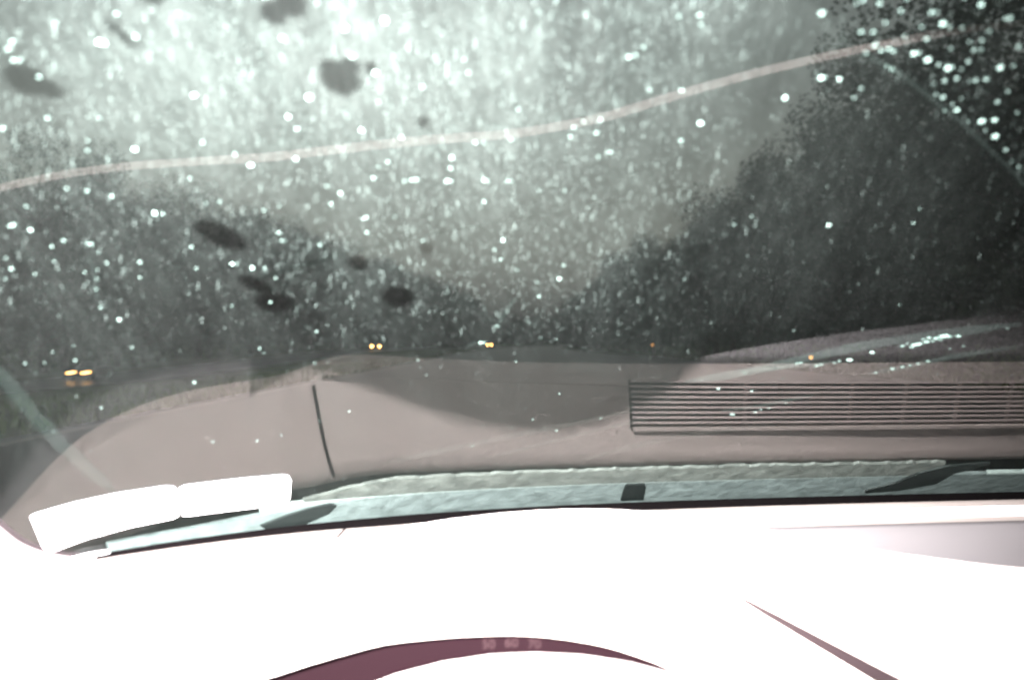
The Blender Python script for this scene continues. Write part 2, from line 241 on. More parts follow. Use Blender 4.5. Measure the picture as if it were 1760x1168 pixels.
STREAKS = [([(-0.1169, 0.1071), (-0.064, 0.129), (0.0, 0.1564), (0.0635, 0.182), (0.1102, 0.2037)], 0.005, 'faint broad smear rising over the reflected panel toward the vent', 'faint'), ([(-0.033, 0.1061), (0.0218, 0.134), (0.0862, 0.1679), (0.1589, 0.2046)], 0.003, 'faint narrow smear just under the broad one over the reflected panel', 'faint'), ([(0.0683, 0.098), (0.1179, 0.1284), (0.1776, 0.1555), (0.2503, 0.1681)], 0.006, 'faint smear crossing the pale band under the vent', 'faint'), ([(0.1926, 0.2002), (0.2245, 0.2076), (0.2498, 0.2186), (0.2748, 0.2295)], 0.0022, 'short pale smear across the lower slats of the vent reflection', 'smear'), ([(0.1948, 0.2738), (0.2247, 0.2797), (0.2598, 0.2854), (0.2791, 0.2914)], 0.003, 'blurred pale smear at the low end of the wiper streak', 'smear'), ([(0.3237, 0.3148), (0.3424, 0.3206), (0.3602, 0.3282), (0.376, 0.3338)], 0.003, 'brightest part of the wiper streak, crowded with drops', 'smear'), ([(0.1511, 0.2567), (0.1858, 0.2667), (0.2243, 0.2817), (0.256, 0.2995), (0.2924, 0.3159), (0.3293, 0.3282), (0.3712, 0.3394), (0.422, 0.3524)], 0.007, 'long smeared streak the wiper left above the vent reflection', 'smear'), ([(0.2591, 0.2783), (0.2661, 0.2834), (0.2716, 0.2884)], 0.0012, 'short bright smear low on the wiper streak', 'smear'), ([(0.3173, 0.2788), (0.326, 0.2849), (0.3333, 0.29)], 0.001, 'short fine smear below the long wiper streak', 'smear'), ([(0.3126, 0.2684), (0.3463, 0.2806), (0.3823, 0.2988), (0.4388, 0.3165)], 0.004, 'second wiper streak running under the first toward the edge', 'smear'), ([(-0.1268, 0.1096), (-0.0955, 0.1221), (-0.0638, 0.134), (-0.0426, 0.1421)], 0.0006, 'thin beaded scratch of water above the reflected dashboard edge', 'ridge'), ([(-0.0133, 0.343), (-0.0079, 0.3556), (-0.0035, 0.368), (0.0017, 0.3816), (0.0051, 0.3879)], 0.0018, 'crooked run of water under the misty middle of the glass', 'ridge'), ([(-0.2653, 0.4295), (-0.2688, 0.4098), (-0.2719, 0.3927), (-0.2759, 0.3714)], 0.0011, 'thin vertical run of water near the corner above the stickers', 'ridge'), ([(-0.0365, 0.3124), (-0.0294, 0.3213), (-0.0181, 0.3257)], 0.0018, 'small curl of water beside the farthest orange lights', 'ridge')]

# ================================================================== OUTSIDE
def road_x(y): return lerp_table(y, [(-60, -37), (20, -36), (75, -33), (184, -25.5), (370, -8.5), (600, 28), (900, 90)])
def bend(y): return 0.00020 * max(0, y - 140) ** 2
def ground_z(x, y):
    return -1.75 * sstep((-x - 8) / 14) * (1 - sstep((y - 65) / 125))
def build_ground():
    xs = np.unique(np.concatenate([np.linspace(-1500, -90, 8), np.linspace(-90, 60, 51), np.linspace(60, 1500, 8)]))
    ys = np.unique(np.concatenate([[-300, -100], np.linspace(-40, 440, 81), np.linspace(440, 3000, 12)]))
    rows = [[(x, y, ground_z(x, y)) for x in xs] for y in ys]
    V, Fc = sheet(rows)
    tag(mesh('ground', V, Fc, M['grass_ground'], origin=(0, 0, 0)), kind='structure')
build_ground()
def ribbon(name, left, right, ys, m, z, thick=.04):
    rows = []
    for y in ys:
        a, b = left(y), right(y)
        rows.append([(a, y, ground_z(a, y) + z - thick - .05)] + [(a + (b - a) * k / 8, y, ground_z(a + (b - a) * k / 8, y) + z) for k in range(9)] + [(b, y, ground_z(b, y) + z - thick - .05)])
    V, Fc = sheet(rows)
    return tag(mesh(name, V, Fc, m, smooth=False, origin=(0, 0, 0)), kind='structure')
YR = [-40 + 8 * i for i in range(16)] + [90 + 12 * i for i in range(60)]
ribbon('road', lambda y: -6.2 + bend(y), lambda y: 12.5 + bend(y) - .012 * max(0, y - 60), YR, M['asphalt'], .035)
ribbon('opposite_road', lambda y: road_x(y) - 4.2, lambda y: road_x(y) + 4.2, YR, M['asphalt'], .05)
ribbon('edge_line', lambda y: -5.95 + bend(y), lambda y: -5.83 + bend(y), YR, M['line'], .041, 0)
ribbon('far_edge_line', lambda y: 12.0 + bend(y) - .012 * max(0, y - 60), lambda y: 12.12 + bend(y) - .012 * max(0, y - 60), YR, M['line'], .041, 0)

def grass_stuff():
    rng = np.random.default_rng(3); V, Fc = [], []
    for i in range(9000):
        y = 6 + 80 * rng.random() ** 1.6
        side = rng.random()
        x = (-6.35 - 19 * rng.random() ** 1.3) if side < .8 else 12.8 + 6 * rng.random()
        z = ground_z(x, y); h = .10 + .16 * rng.random(); a = rng.random() * 6.28; w = .03 + .03 * rng.random()
        k = len(V); dx, dy = math.cos(a) * w, math.sin(a) * w; lx, ly = rng.normal(0, .06, 2)
        V += [(x - dx, y - dy, z), (x + dx, y + dy, z), (x + lx, y + ly, z + h)]; Fc.append((k, k + 1, k + 2))
    tag(mesh('grass', V, Fc, M['grass'], origin=(0, 0, 0)), 'rough green grass on the verge between the two roads', 'grass', kind='stuff')
grass_stuff()

def tree_proto(seed, h, rad, leafmat, name):
    rng = random.Random(seed)
    trunk_parts = []
    pth = [(rng.uniform(-.08, .08) * i, rng.uniform(-.08, .08) * i, h * .72 * i / 6) for i in range(7)]
    trunk_parts.append(tube(pth, [.26 * (1 - .13 * i) for i in range(7)], 8))
    blobs = []
    for k in range(26):
        b = pth[rng.randint(1, 5)]; a = rng.uniform(0, 6.28); el = rng.uniform(.1, 1.0)
        L = rad * rng.uniform(.45, .95)
        e = (b[0] + L * math.cos(a), b[1] + L * math.sin(a), min(h * .93, b[2] + L * el))
        mid = tuple((b[i] + e[i]) / 2 + rng.uniform(-.15, .15) for i in range(3))
        trunk_parts.append(tube([b, mid, e], [.09, .06, .025], 5))
        blobs.append((e, rad * rng.uniform(.28, .45)))
    blobs.append(((pth[-1][0], pth[-1][1], h * .88), rad * .38)); blobs.append(((0, 0, h * .55), rad * .5)); blobs.append(((0.5, 0, h * .3), rad * .55)); blobs.append(((-1.2, .6, h * .16), rad * .45)); blobs.append(((1.3, -.5, h * .14), rad * .42))
    V, Fc = [], []
    for (c, r) in blobs:
        for i in range(900):
            d = Vector((rng.gauss(0, 1), rng.gauss(0, 1), rng.gauss(0, .8))).normalized() * (r * rng.random() ** .4)
            p = Vector(c) + d
            s = rng.uniform(.05, .13)
            u = Vector((rng.gauss(0, 1), rng.gauss(0, 1), rng.gauss(0, .6))).normalized() * s
            w = u.cross(Vector((rng.gauss(0, 1), rng.gauss(0, 1), rng.gauss(0, 1)))).normalized() * s * .7
            k = len(V); V += [tuple(p - u), tuple(p + w), tuple(p + u), tuple(p - w)]; Fc.append((k, k + 1, k + 2, k + 3))
    root = empty(name, (0, 0, 0))
    tv, tf = join(trunk_parts)
    mesh('trunk', tv, tf, M['bark'], root, origin=(0, 0, 0))
    mesh('crown', V, Fc, leafmat, root, smooth=False, origin=(0, 0, 0))
    return root
protos = [tree_proto(1, 14.5, 5.0, M['leaf_a'], 'broadleaf_tree'), tree_proto(2, 12.5, 4.6, M['leaf_b'], 'broadleaf_tree'), tree_proto(5, 15.5, 5.6, M['leaf_a'], 'broadleaf_tree')]
proto_used = [False] * 3
def place_tree(i, x, y, s, rz, label, group):
    p = protos[i]
    if not proto_used[i]:
        proto_used[i] = True; r = p
    else:
        r = p.copy(); COL.objects.link(r)
        for ch in p.children:
            c = ch.copy(); COL.objects.link(c); c.parent = r
    r.location = (x, y, ground_z(x, y) - .15); r.rotation_euler = (0, 0, rz); r.scale = (s, s, s * 1.0)
    tag(r, label, 'tree', group)
rng = random.Random(11)
G1 = ('dark leafy tree standing beyond the far carriageway on the grass side', 'trees beyond the far carriageway')
G2 = ('tall dark leafy tree at the roadside behind the wiper streak', 'trees along the near roadside')
G3 = ('dim distant tree closing off the end of the road', 'trees where the road ends')
y = 58
while y < 400:
    place_tree(rng.randrange(3), road_x(y) - 11 - rng.uniform(0, 5), y, rng.uniform(.92, 1.1) * (1.1 if y < 85 else 1.5), rng.uniform(0, 6.28), *G1); y += rng.uniform(5, 8)
y = 24
while y < 390:
    place_tree(rng.randrange(3), 17.5 + bend(y) - .012 * max(0, y - 60) + rng.uniform(0, 4), y, rng.uniform(.85, 1.15) * (1.15 if y < 60 else 1), rng.uniform(0, 6.28), *G2); y += rng.uniform(6, 9)
place_tree(2, 13.6, 23.5, 1.12, 1.0, 'nearest tall tree, leaning in behind the drops of the upper corner', 'trees along the near roadside')
for k in range(16):
    place_tree(rng.randrange(3), -32 + k * 6.5 + rng.uniform(-1, 1), 430 + rng.uniform(0, 30), rng.uniform(.95, 1.2), rng.uniform(0, 6.28), *G3)

def far_car(x, y, heading, lamp_half, lamp_w, lamp_h, lampmat, label):
    root = empty('oncoming_car', (x, y, ground_z(x, y) + .05))
    o = ORIGIN[root.name]
    def P(q): return [(o.x + a, o.y + b, o.z + c) for a, b, c in q]
    # body side profile (length along +y, front at y=0), extruded across, with a narrower cabin
    prof = [(0, .30), (0, .72), (.12, .80), (1.15, .98), (4.2, 1.0), (4.4, .9), (4.4, .32)]
    V = []; Fc = []; n = len(prof)
    for sx in (-.86, .86): V += [(sx, a, b) for a, b in prof]
    Fc += [tuple(range(n))[::-1], tuple(range(n, 2 * n))] + [(i, (i + 1) % n, n + (i + 1) % n, n + i) for i in range(n)]
    mesh('body', P(V), Fc, M['car_paint'], root, smooth=False)
    prof = [(1.15, .985), (1.9, 1.42), (3.1, 1.45), (4.0, 1.005)]
    V = []; n = 4
    for k, sx in enumerate((-1, 1)): V += [(sx * (.80 if b < 1.1 else .62), a, b) for a, b in prof]
    Fc = [(3, 2, 1, 0), (4, 5, 6, 7)] + [(i, (i + 1) % n, n + (i + 1) % n, n + i) for i in range(n)]
    mesh('cabin_glass', P(V), Fc, M['car_glass'], root, smooth=False)
    for sx in (-1, 1):
        for yy in (.8, 3.6):
            pts = [(sx * .78, yy + .31 * math.cos(t * math.pi / 8), .31 + .31 * math.sin(t * math.pi / 8)) for t in range(16)]
            pts2 = [(sx * .88, b, c) for a, b, c in pts]
            mesh('wheel', P(pts + pts2), [tuple(range(16)), tuple(range(31, 15, -1))] + [(i, (i + 1) % 16, 16 + (i + 1) % 16, 16 + i) for i in range(16)], M['rubber'], root, smooth=False)
        pts = [(sx * lamp_half + lamp_w * math.cos(t * math.pi / 8), -.03, .64 + lamp_h * math.sin(t * math.pi / 8) + (lamp_w * .13 * math.cos(t * math.pi / 8) if lamp_w > .2 else 0)) for t in range(16)]
        pts2 = [(a, .05, c) for a, b, c in pts]
        mesh('headlight', P(pts + pts2), [tuple(range(16)), tuple(range(31, 15, -1))] + [(i, (i + 1) % 16, 16 + (i + 1) % 16, 16 + i) for i in range(16)], lampmat, root, smooth=False)
    root.rotation_euler = (0, 0, heading)
    return tag(root, label, 'car', 'oncoming cars with their lights on')
far_car(-33.1, 76, .0, .56, .42, .06, M['headlamp'], 'nearest oncoming car on the grass side, with wide bright orange headlights')
far_car(-25.2, 184, 0, .70, .17, .17, M['headlamp_far'], 'middle oncoming car whose two round headlights mirror in the wet road')
far_car(-8.2, 365, 0, .70, .24, .24, M['headlamp_far'], 'farthest oncoming car, a tiny pair of orange lights close together')

def marker(x, y, hgt, r, label):
    root = empty('marker_post', (x, y, 0))
    V, Fc = box((x, y, hgt / 2 - .03), (.09, .05, hgt)); mesh('post', V, Fc, M['post'], root, smooth=False)
    pts = [(x + r * math.cos(t * math.pi / 6), y - .06, hgt + r * math.sin(t * math.pi / 6)) for t in range(12)]
    pts2 = [(a, y - .02, c) for a, b, c in pts]
    mesh('lamp', pts + pts2, [tuple(range(12)), tuple(range(23, 11, -1))] + [(i, (i + 1) % 12, 12 + (i + 1) % 12, 12 + i) for i in range(12)], M['amber'], root, smooth=False)
    tag(root, label, 'road marker', 'amber lit posts beside the road')
marker(12.9, 43.0, .60, .045, 'amber lamp on a short post just above the wiper streak')
marker(13.4, 95.0, 1.08, .05, 'faint amber lamp on a distant post at the dark road bend')

# ================================================================== THE CAR ONE SITS IN
car = empty('car', (.42, -.2, 0))
tag(car, 'interior of the car with pale dashboard, steering wheel and rain covered windscreen', 'car')

# ---- windscreen: a 4 mm slab, inner face with the mirror, outer face clear
def build_screen():
    xs = [-.43 + 1.63 * i / 110 for i in range(111)]; ts = [-.02 + .84 * j / 60 for j in range(61)]
    A = [[tuple(Wo(x, t, 0)) for x in xs] for t in ts]; B = [[tuple(Wo(x, t, .004)) for x in xs] for t in ts]
    Va, Fa = sheet(A); Vb, Fb = sheet(B); nx, nt = len(xs), len(ts); k = len(Va)
    ring = [j for j in range(nx)] + [i * nx + nx - 1 for i in range(1, nt)] + [(nt - 1) * nx + j for j in range(nx - 2, -1, -1)] + [i * nx for i in range(nt - 2, 0, -1)]
    rim = [(ring[i], ring[(i + 1) % len(ring)], ring[(i + 1) % len(ring)] + k, ring[i] + k) for i in range(len(ring))]
    Fa = [f[::-1] for f in Fa]
    faces = Fa + [tuple(i + k for i in f) for f in Fb] + rim
    # inner face normals must look back into the cabin
    mi = [0] * len(Fa) + [1] * (len(Fb) + len(rim))
    o = mesh('windscreen', Va + Vb, faces, [M['glass_in'], M['glass_out']], car, mi=mi)
    me = o.data
    n = me.polygons[50].normal
    if n.y > 0: me.flip_normals()
    # keep the wrap round the rim crisp
    for p in me.polygons[len(Fa) + len(Fb):]: p.use_smooth = False
    return o
build_screen()

# ---- how much fine rain clings to each place on the glass
def ell(x, t, b, kx=1, kt=1): return math.exp(-.5 * (((x - b[0]) / (b[2] * kx)) ** 2 + ((t - b[1]) / (b[3] * kt)) ** 2))
def sweep_out(x, t):
    """1 beyond the wiper's upper right sweep edge, 0 inside"""
    te = lerp_table(x, [(.12, .70), (.1927, .6356), (.2171, .6238), (.2452, .6045), (.2708, .5862), (.2997, .5629), (.3246, .5426), (.3604, .5108), (.45, .43), (.6, .25)])
    return sstep((t - te) / .006 + .5)
def clear_at(x, t, grow=1.0):
    v = 0
    for cx, ct, rx, rt, a in CLEAR_SPOTS:
        dx, dt = (x - cx) / rx, (t - ct) / rt
        if a:
            # the tilt is measured on the picture-like square of the spot
            ca, sa = math.cos(R(-a)), math.sin(R(-a)); m = max(rx, rt); X, T = (x - cx), (t - ct)
            U, Vv = ca * X + sa * T, -sa * X + ca * T; dx, dt = U / rx, Vv / rt
        q = math.sqrt(dx * dx + dt * dt) / grow
        v = max(v, 1 - sstep((q - .85) / .3))
    return v
def fog(x, t):
    v = 0
    for b in FOG: v += b[4] * ell(x, t, b, 1, 1)
    return v
def right_clean(x, t):
    """the lower right of the sweep has been wiped clean"""
    e = .085 + .10 * (t - .45) if t > .45 else .085 + .25 * (.45 - t)
    return sstep((x - e + .03) / .10)
def film_amount(x, t):
    so = sweep_out(x, t); rc = right_clean(x, t)
    v = .0052 + .0130 * fog(x, t) + .0012 * sstep((t - .30) / .3)
    v *= 1 - .22 * rc * (1 - sstep((t - .62) / .08))
    v = v * (1 - so) + .0040 * so
    v *= 1 - .8 * clear_at(x, t)
    # wiped band low on the glass is a little muddier towards the seal
    v += .0030 * math.exp(-((t - .062) / .022) ** 2) * sstep((x + .30) / .05)
    return v
def build_film():
    nx, nt = 420, 260
    X = np.linspace(-.42, .75, nx); T = np.linspace(0.0, .74, nt)
    rows = [[tuple(Wo(x, t, .0052)) for x in X] for t in T]
    V, Fc = sheet(rows)
    o = mesh('rain_film', V, Fc, M['film'], origin=tuple(W(.16, .35)))
    a = o.data.attributes.new('film', 'FLOAT', 'POINT')
    a.data.foreach_set('value', np.array([film_amount(x, t) for t in T for x in X], dtype=np.float32))
    tag(o, 'thin film of mist and rain clinging to the windscreen', 'water film', kind='stuff')
build_film()

# ---- fine rain: thousands of tiny beads nobody could count
def ico():
    p = (1 + 5 ** .5) / 2
    v = np.array([(-1, p, 0), (1, p, 0), (-1, -p, 0), (1, -p, 0), (0, -1, p), (0, 1, p), (0, -1, -p), (0, 1, -p), (p, 0, -1), (p, 0, 1), (-p, 0, -1), (-p, 0, 1)]) / math.sqrt(1 + p * p)
    f = np.array([(0, 11, 5), (0, 5, 1), (0, 1, 7), (0, 7, 10), (0, 10, 11), (1, 5, 9), (5, 11, 4), (11, 10, 2), (10, 7, 6), (7, 1, 8), (3, 9, 4), (3, 4, 2), (3, 2, 6), (3, 6, 8), (3, 8, 9), (4, 9, 5), (2, 4, 11), (6, 2, 10), (8, 6, 7), (9, 8, 1)])
    return v, f
def bead_density(x, t):
    if t > .74: return 0
    so = sweep_out(x, t); rc = right_clean(x, t)
    v = .16 + 1.25 * min(1, fog(x, t)) + .8 * sstep((t - .27) / .2)
    if t < .30: v = .22 * sstep((t - .10) / .25) + .04
    v *= 1 - .84 * rc
    if .040 < t < .095 and x > -.2: v += .55
    v = v * (1 - so) + .55 * so
    left_low = sstep((-x - .14) / .08) * (1 - sstep((t - .50) / .08))
    v *= 1 - .45 * left_low
    return v * (1 - clear_at(x, t, 1.1))
def build_mist():
    rng = random.Random(5); pts = []
    while len(pts) < 38000:
        x = rng.uniform(-.40, .56); t = rng.uniform(.03, .74)
        if rng.random() * 1.5 > bead_density(x, t): continue
        u = rng.random()
        r = .00015 + .00034 * rng.random() ** 2.2
        if u < .05: r *= 1.7
        if u > .88 and t > .33:                      # a run of beads down the glass
            n = rng.randint(2, 6); lean = .2 * x / .3 + rng.uniform(-.1, .1) - (.2 if x < -.12 else 0)
            for k in range(n):
                xx = x + lean * .0013 * k + rng.uniform(-.0003, .0003); tt = t - .0015 * k
                if clear_at(xx, tt) < .3: pts.append((xx, tt, r * rng.uniform(.8, 1.35), 1.3))
        else: pts.append((x, t, r, rng.uniform(.9, 1.25)))
    v, f = ico(); n = len(pts)
    V = np.zeros((n, 12, 3)); Fc = np.zeros((n, 20, 3), dtype=np.int32)
    for i, (x, t, r, el) in enumerate(pts):
        c = Wo(x, t, .0054); nn = WN(x, t); up = (W(x, t + .001) - W(x, t)).normalized(); sd = up.cross(nn)
        V[i] = np.array(c) + r * (np.outer(v[:, 0], sd) + el * np.outer(v[:, 1], up) + .6 * np.outer(v[:, 2], nn)); Fc[i] = f + 12 * i
    me = bpy.data.meshes.new('fine_rain'); org = np.array(W(.05, .45))
    me.vertices.add(n * 12); me.vertices.foreach_set('co', (V - org).reshape(-1).astype(np.float32))
    me.loops.add(n * 60); me.loops.foreach_set('vertex_index', Fc.reshape(-1))
    me.polygons.add(n * 20); me.polygons.foreach_set('loop_start', np.arange(0, n * 60, 3, dtype=np.int32))
    me.polygons.foreach_set('use_smooth', np.ones(n * 20, dtype=bool)); me.update(); me.validate()
    o = new_obj('fine_rain', me, M['mist'], None, tuple(org))
    tag(o, 'fine beads of rain speckled over the windscreen', 'rain', kind='stuff')
build_mist()

# ---- the large drops, each one its own
def drop_mesh(name, m):
    V = []; Fc = []; nu, nv = 12, 6
    V.append((0, 0, 1))
    for i in range(1, nv):
        a = math.pi * i / nv
        for j in range(nu):
            b = 2 * math.pi * j / nu; V.append((math.sin(a) * math.cos(b), math.sin(a) * math.sin(b), math.cos(a)))
    V.append((0, 0, -1)); last = len(V) - 1
    for j in range(nu): Fc.append((0, 1 + j, 1 + (j + 1) % nu))
    for i in range(nv - 2):
        for j in range(nu): Fc.append((1 + i * nu + j, 1 + (i + 1) * nu + j, 1 + (i + 1) * nu + (j + 1) % nu, 1 + i * nu + (j + 1) % nu))
    for j in range(nu): Fc.append((last, 1 + (nv - 2) * nu + (j + 1) % nu, 1 + (nv - 2) * nu + j))
    me = bpy.data.meshes.new(name); me.from_pydata(V, [], Fc); me.polygons.foreach_set('use_smooth', [True] * len(Fc)); me.materials.append(m)
    return me
DM = {1: drop_mesh('drop_dim', M['drop_dim']), 2: drop_mesh('drop', M['drop']), 3: drop_mesh('drop_bright', M['drop_bright'])}
def place_drops(data, label, group, stretch=1.0, along=0.0, size=1.0):
    rg = random.Random(len(data))
    for x, t, c in data:
        o = bpy.data.objects.new('raindrop', DM[c]); COL.objects.link(o)
        r = {1: .00085, 2: .00105, 3: .00145}[c] * rg.uniform(.66, 1.08) * size
        n = WN(x, t); up = (W(x, t + .001) - W(x, t)).normalized(); sd = up.cross(n)
        ux = (sd * math.cos(along) + up * math.sin(along)); uy = n.cross(ux)
        mt = Matrix((ux, uy, n)).transposed().to_4x4(); mt.translation = Wo(x, t, .0056)
        s = stretch * rg.uniform(.9, 1.25)
        o.matrix_world = mt @ Matrix.Diagonal((r * s, r * rg.uniform(.95, 1.2), r * .6, 1))
        tag(o, {1: 'faint small ', 2: 'middling ', 3: 'large bright '}[c] + label, 'raindrop', group)
place_drops(DROPS_CORNER, 'raindrop in the unwiped upper corner beyond the sweep edge', 'drops crowded in the unwiped upper corner', size=1.3)
place_drops(DROPS_ROW, 'raindrop in the level row under the pale reflected line', 'row of drops under the reflected dash edge')
place_drops(DROPS_UPPER, 'raindrop on the misty upper part of the windscreen', 'drops scattered over the misty upper glass')
place_drops(DROPS_LOWER, 'raindrop on the clearer lower glass, above the dashboard', 'drops scattered over the lower glass', size=.95)
place_drops(DROPS_WIPER, 'raindrop smeared along the wiper streak near the vent reflection', 'drops along the wiper streak', stretch=1.7, along=.28, size=1.3)

def ridge(name, pts, rad, m, label, cat, off=.0056, flat=.35):
    P = []
    for k in range(len(pts) - 1):
        for i in range(4):
            f = i / 4; P.append((pts[k][0] * (1 - f) + pts[k + 1][0] * f, pts[k][1] * (1 - f) + pts[k + 1][1] * f))
    P.append(pts[-1]); rows = []; n = len(P); rg = random.Random(2)
    V, Fc = [], []; seg = 8
    for i, (x, t) in enumerate(P):
        a, b = P[max(0, i - 1)], P[min(n - 1, i + 1)]; d = Vector((b[0] - a[0], b[1] - a[1])).normalized(); pr = Vector((-d.y, d.x))
        rr = rad * (1 + .08 * math.sin(i * .9) + rg.uniform(-.05, .05)) * (min(1, .25 + i / 4, .25 + (n - 1 - i) / 4))
        for k in range(seg):
            a = 2 * math.pi * k / seg
            q = Wo(x + pr.x * rr * math.cos(a), t + pr.y * rr * math.cos(a), off + flat * rr * .3 * math.sin(a)); V.append(tuple(q))
    for i in range(n - 1):
        for k in range(seg): Fc.append((i * seg + k, i * seg + (k + 1) % seg, (i + 1) * seg + (k + 1) % seg, (i + 1) * seg + k))
    Fc.append(tuple(range(seg))[::-1]); Fc.append(tuple((n - 1) * seg + k for k in range(seg)))
    return tag(mesh(name, V, Fc, m), label, cat)
ridge('water_ridge', RIDGE_RIGHT, .0016, M['ridge'], 'thin ridge of water along the wiper sweep edge by the crowded drops', 'water ridge')
ridge('water_ridge', RIDGE_LEFT, .0055, M['ridge'], 'broad smeared ridge of water beside the paper stickers and corner trim', 'water ridge')
for a in STREAKS:
    ridge('water_streak', a[0], a[1], M[a[3]], a[2], 'water streak')

# ---- stickers on the inside of the glass
def sticker(name, poly, label):
    n = len(poly); cx = sum(p[0] for p in poly) / n; ct = sum(p[1] for p in poly) / n
    V = [tuple(Wo(cx, ct, -.0012))]; Fc = []; rings = 6
    for r in range(1, rings + 1):
        for (x, t) in poly:
            f = r / rings; V.append(tuple(Wo(cx + (x - cx) * f, ct + (t - ct) * f, -.0012)))
    k = len(V)
    for (x, t) in poly: V.append(tuple(Wo(x, t, -.0002)))
    for i in range(n): Fc.append((0, 1 + i, 1 + (i + 1) % n))
    for r in range(rings - 1):
        a = 1 + r * n; b = a + n
        for i in range(n): Fc.append((a + i, b + i, b + (i + 1) % n, a + (i + 1) % n))
    a = 1 + (rings - 1) * n
    for i in range(n): Fc.append((a + i, k + i, k + (i + 1) % n, a + (i + 1) % n))
    return tag(mesh(name, V, Fc, M['sticker'], smooth=False), label, 'sticker', 'paper stickers in the windscreen corner')
sticker('windscreen_sticker', STICKER_A, 'larger white paper sticker nearest the pillar, in the corner of the windscreen')
sticker('windscreen_sticker', STICKER_B, 'smaller white paper sticker, farther from the pillar, beside the larger one')

# ---- dashboard
CREST_Y = [(-.45, .55), (-.34, .59), (-.30, .60), (-.22, .62), (-.16, .633), (-.1, .637), (-.03, .640), (.03, .645), (.1, .643), (.16, .635), (.25, .625), (.33, .618), (.42, .61), (.6, .61), (1.25, .62)]
CREST_H = [(-.45, .015), (-.34, .022), (-.30, .027), (-.25, .032), (-.16, .038), (-.13, .042), (-.09, .0485), (-.05, .0555), (0, .061), (.05, .0625), (.09, .061), (.12, .0585), (.165, .050), (.22, .040), (.31, .030), (.45, .026), (.7, .022), (1.25, .02)]
LIP_H = [(-.45, -.085), (-.21, -.085), (-.192, -.062), (-.178, -.050), (-.125, -.0335), (-.085, -.0225), (-.038, -.0187), (.002, -.0187), (.032, -.022), (.062, -.0275), (.082, -.0340), (.115, -.047), (.132, -.062), (.150, -.085), (1.25, -.085)]
def smooth_tab(x, T, w=.012): return sum(lerp_table(x + d * w, T) for d in (-1.5, -.75, 0, .75, 1.5)) / 5
def lip_h(x): return smooth_tab(x, LIP_H, 0.006)
def lip_y(x): return smooth_tab(x, CREST_Y) + .33 * (smooth_tab(x, CREST_H) - lip_h(x))
DFLAT = [(-.45, .04), (-.40, .055), (-.34, .082), (-.28, .097), (-.25, .106), (-.17, .124), (-.13, .148), (2, .148)]
def dflat(x): return smooth_tab(x, DFLAT)
def dash_back(x, s):                       # s 0..1 from the flat to the crest
    ya = Y0(x) - dflat(x); yc = smooth_tab(x, CREST_Y); hc = smooth_tab(x, CREST_H)
    trough = sstep((x - .10) / .12)
    well = sstep((s - .085) / .045) * (1 - sstep((s - .70) / .29))        # recess behind the crest, passenger side; shaped deep so the flash misses its floor
    h = hc * (s ** 3 * (1 - trough) + trough * s ** 6) - .052 * trough * well
    return Vector((x, ya + (yc - ya) * s, ZB + h))
def dash_front(x, k):                      # k 0..1 from the crest down and back under to the lip
    hc = smooth_tab(x, CREST_H); drop = (hc - lip_h(x)) * k ** 1.2
    return Vector((x, smooth_tab(x, CREST_Y) + .33 * drop - .0085 * min(1, k * 3.5), ZB + hc - drop))
GX0, GX1, GD0, GD1 = .135, 1.05, .089, .147
xs = sorted(set([round(-.42 + .012 * i, 4) for i in range(int((GX0 + .42) / .012) + 1)] + [GX0] + [round(GX0 + (GX1 - GX0) * i / 60, 5) for i in range(61)] + [1.09, 1.13, 1.18, 1.22]))
def dash_mesh():
    rows = []; kinds = []
    ds = [.045, .050, .062, .075, GD0, .104, .118, .132, GD1]
    rows.append([(x, Y0(x) - .045 * dflat(x) / .148, ZB - .012) for x in xs]); kinds.append('edge')
    for i, d in enumerate(ds):
        rows.append([(x, Y0(x) - d * dflat(x) / .148, ZB - (.0015 if i == 0 else 0) - (.0012 * sstep((x - .15) / .3) if i in (2, 3) else 0)) for x in xs]); kinds.append('flat')
    SL = [.03, .06, .08, .09, .10, .11, .12, .13, .15] + [.15 + .85 * k / 22 for k in range(1, 23)]; NS = len(SL)
    for s_ in SL: rows.append([tuple(dash_back(x, s_)) for x in xs]); kinds.append('back')
    NF = 14
    for i in range(1, NF + 1): rows.append([tuple(dash_front(x, i / NF)) for x in xs]); kinds.append('front')
    rows.append([(p[0], p[1] + .004, p[2] - .005) for p in rows[-1]]); kinds.append('front')
    V, Fc = sheet(rows); nx = len(xs) - 1
    top, shade_dark = [], []
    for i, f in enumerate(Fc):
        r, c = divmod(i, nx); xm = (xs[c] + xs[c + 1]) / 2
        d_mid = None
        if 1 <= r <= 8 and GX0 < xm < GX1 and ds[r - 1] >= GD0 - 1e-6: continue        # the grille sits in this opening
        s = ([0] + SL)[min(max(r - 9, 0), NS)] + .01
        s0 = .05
        if 9 <= r < 9 + NS and s0 < s < .985: shade_dark.append(f)  # faces behind the crest take the painted shade colour
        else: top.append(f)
    return V, top, shade_dark
dV, dTop, dShade = dash_mesh()
def used(V, Fc):
    idx = sorted({i for f in Fc for i in f}); mp = {a: b for b, a in enumerate(idx)}
    return [V[i] for i in idx], [tuple(mp[i] for i in f) for f in Fc]
v, f = used(dV, dTop); dash = mesh('dashboard', v, f, M['dash'], car)
v, f = used(dV, dShade); mesh('dash_painted_shade', v, f, M['shade_dark'], dash)
# fascia below the lip, left and right of the instruments
for a, b in ((-.42, -.182), (.120, 1.2)):
    X = [a + (b - a) * i / 20 for i in range(21)]
    rows = [[(x, lip_y(x) + .001 + .036 * j, ZB + lip_h(x) - .004 - .10 * j) for x in X] for j in range(5)]
    v, f = sheet(rows); mesh('fascia', v, f, M['dash_lower'], dash)
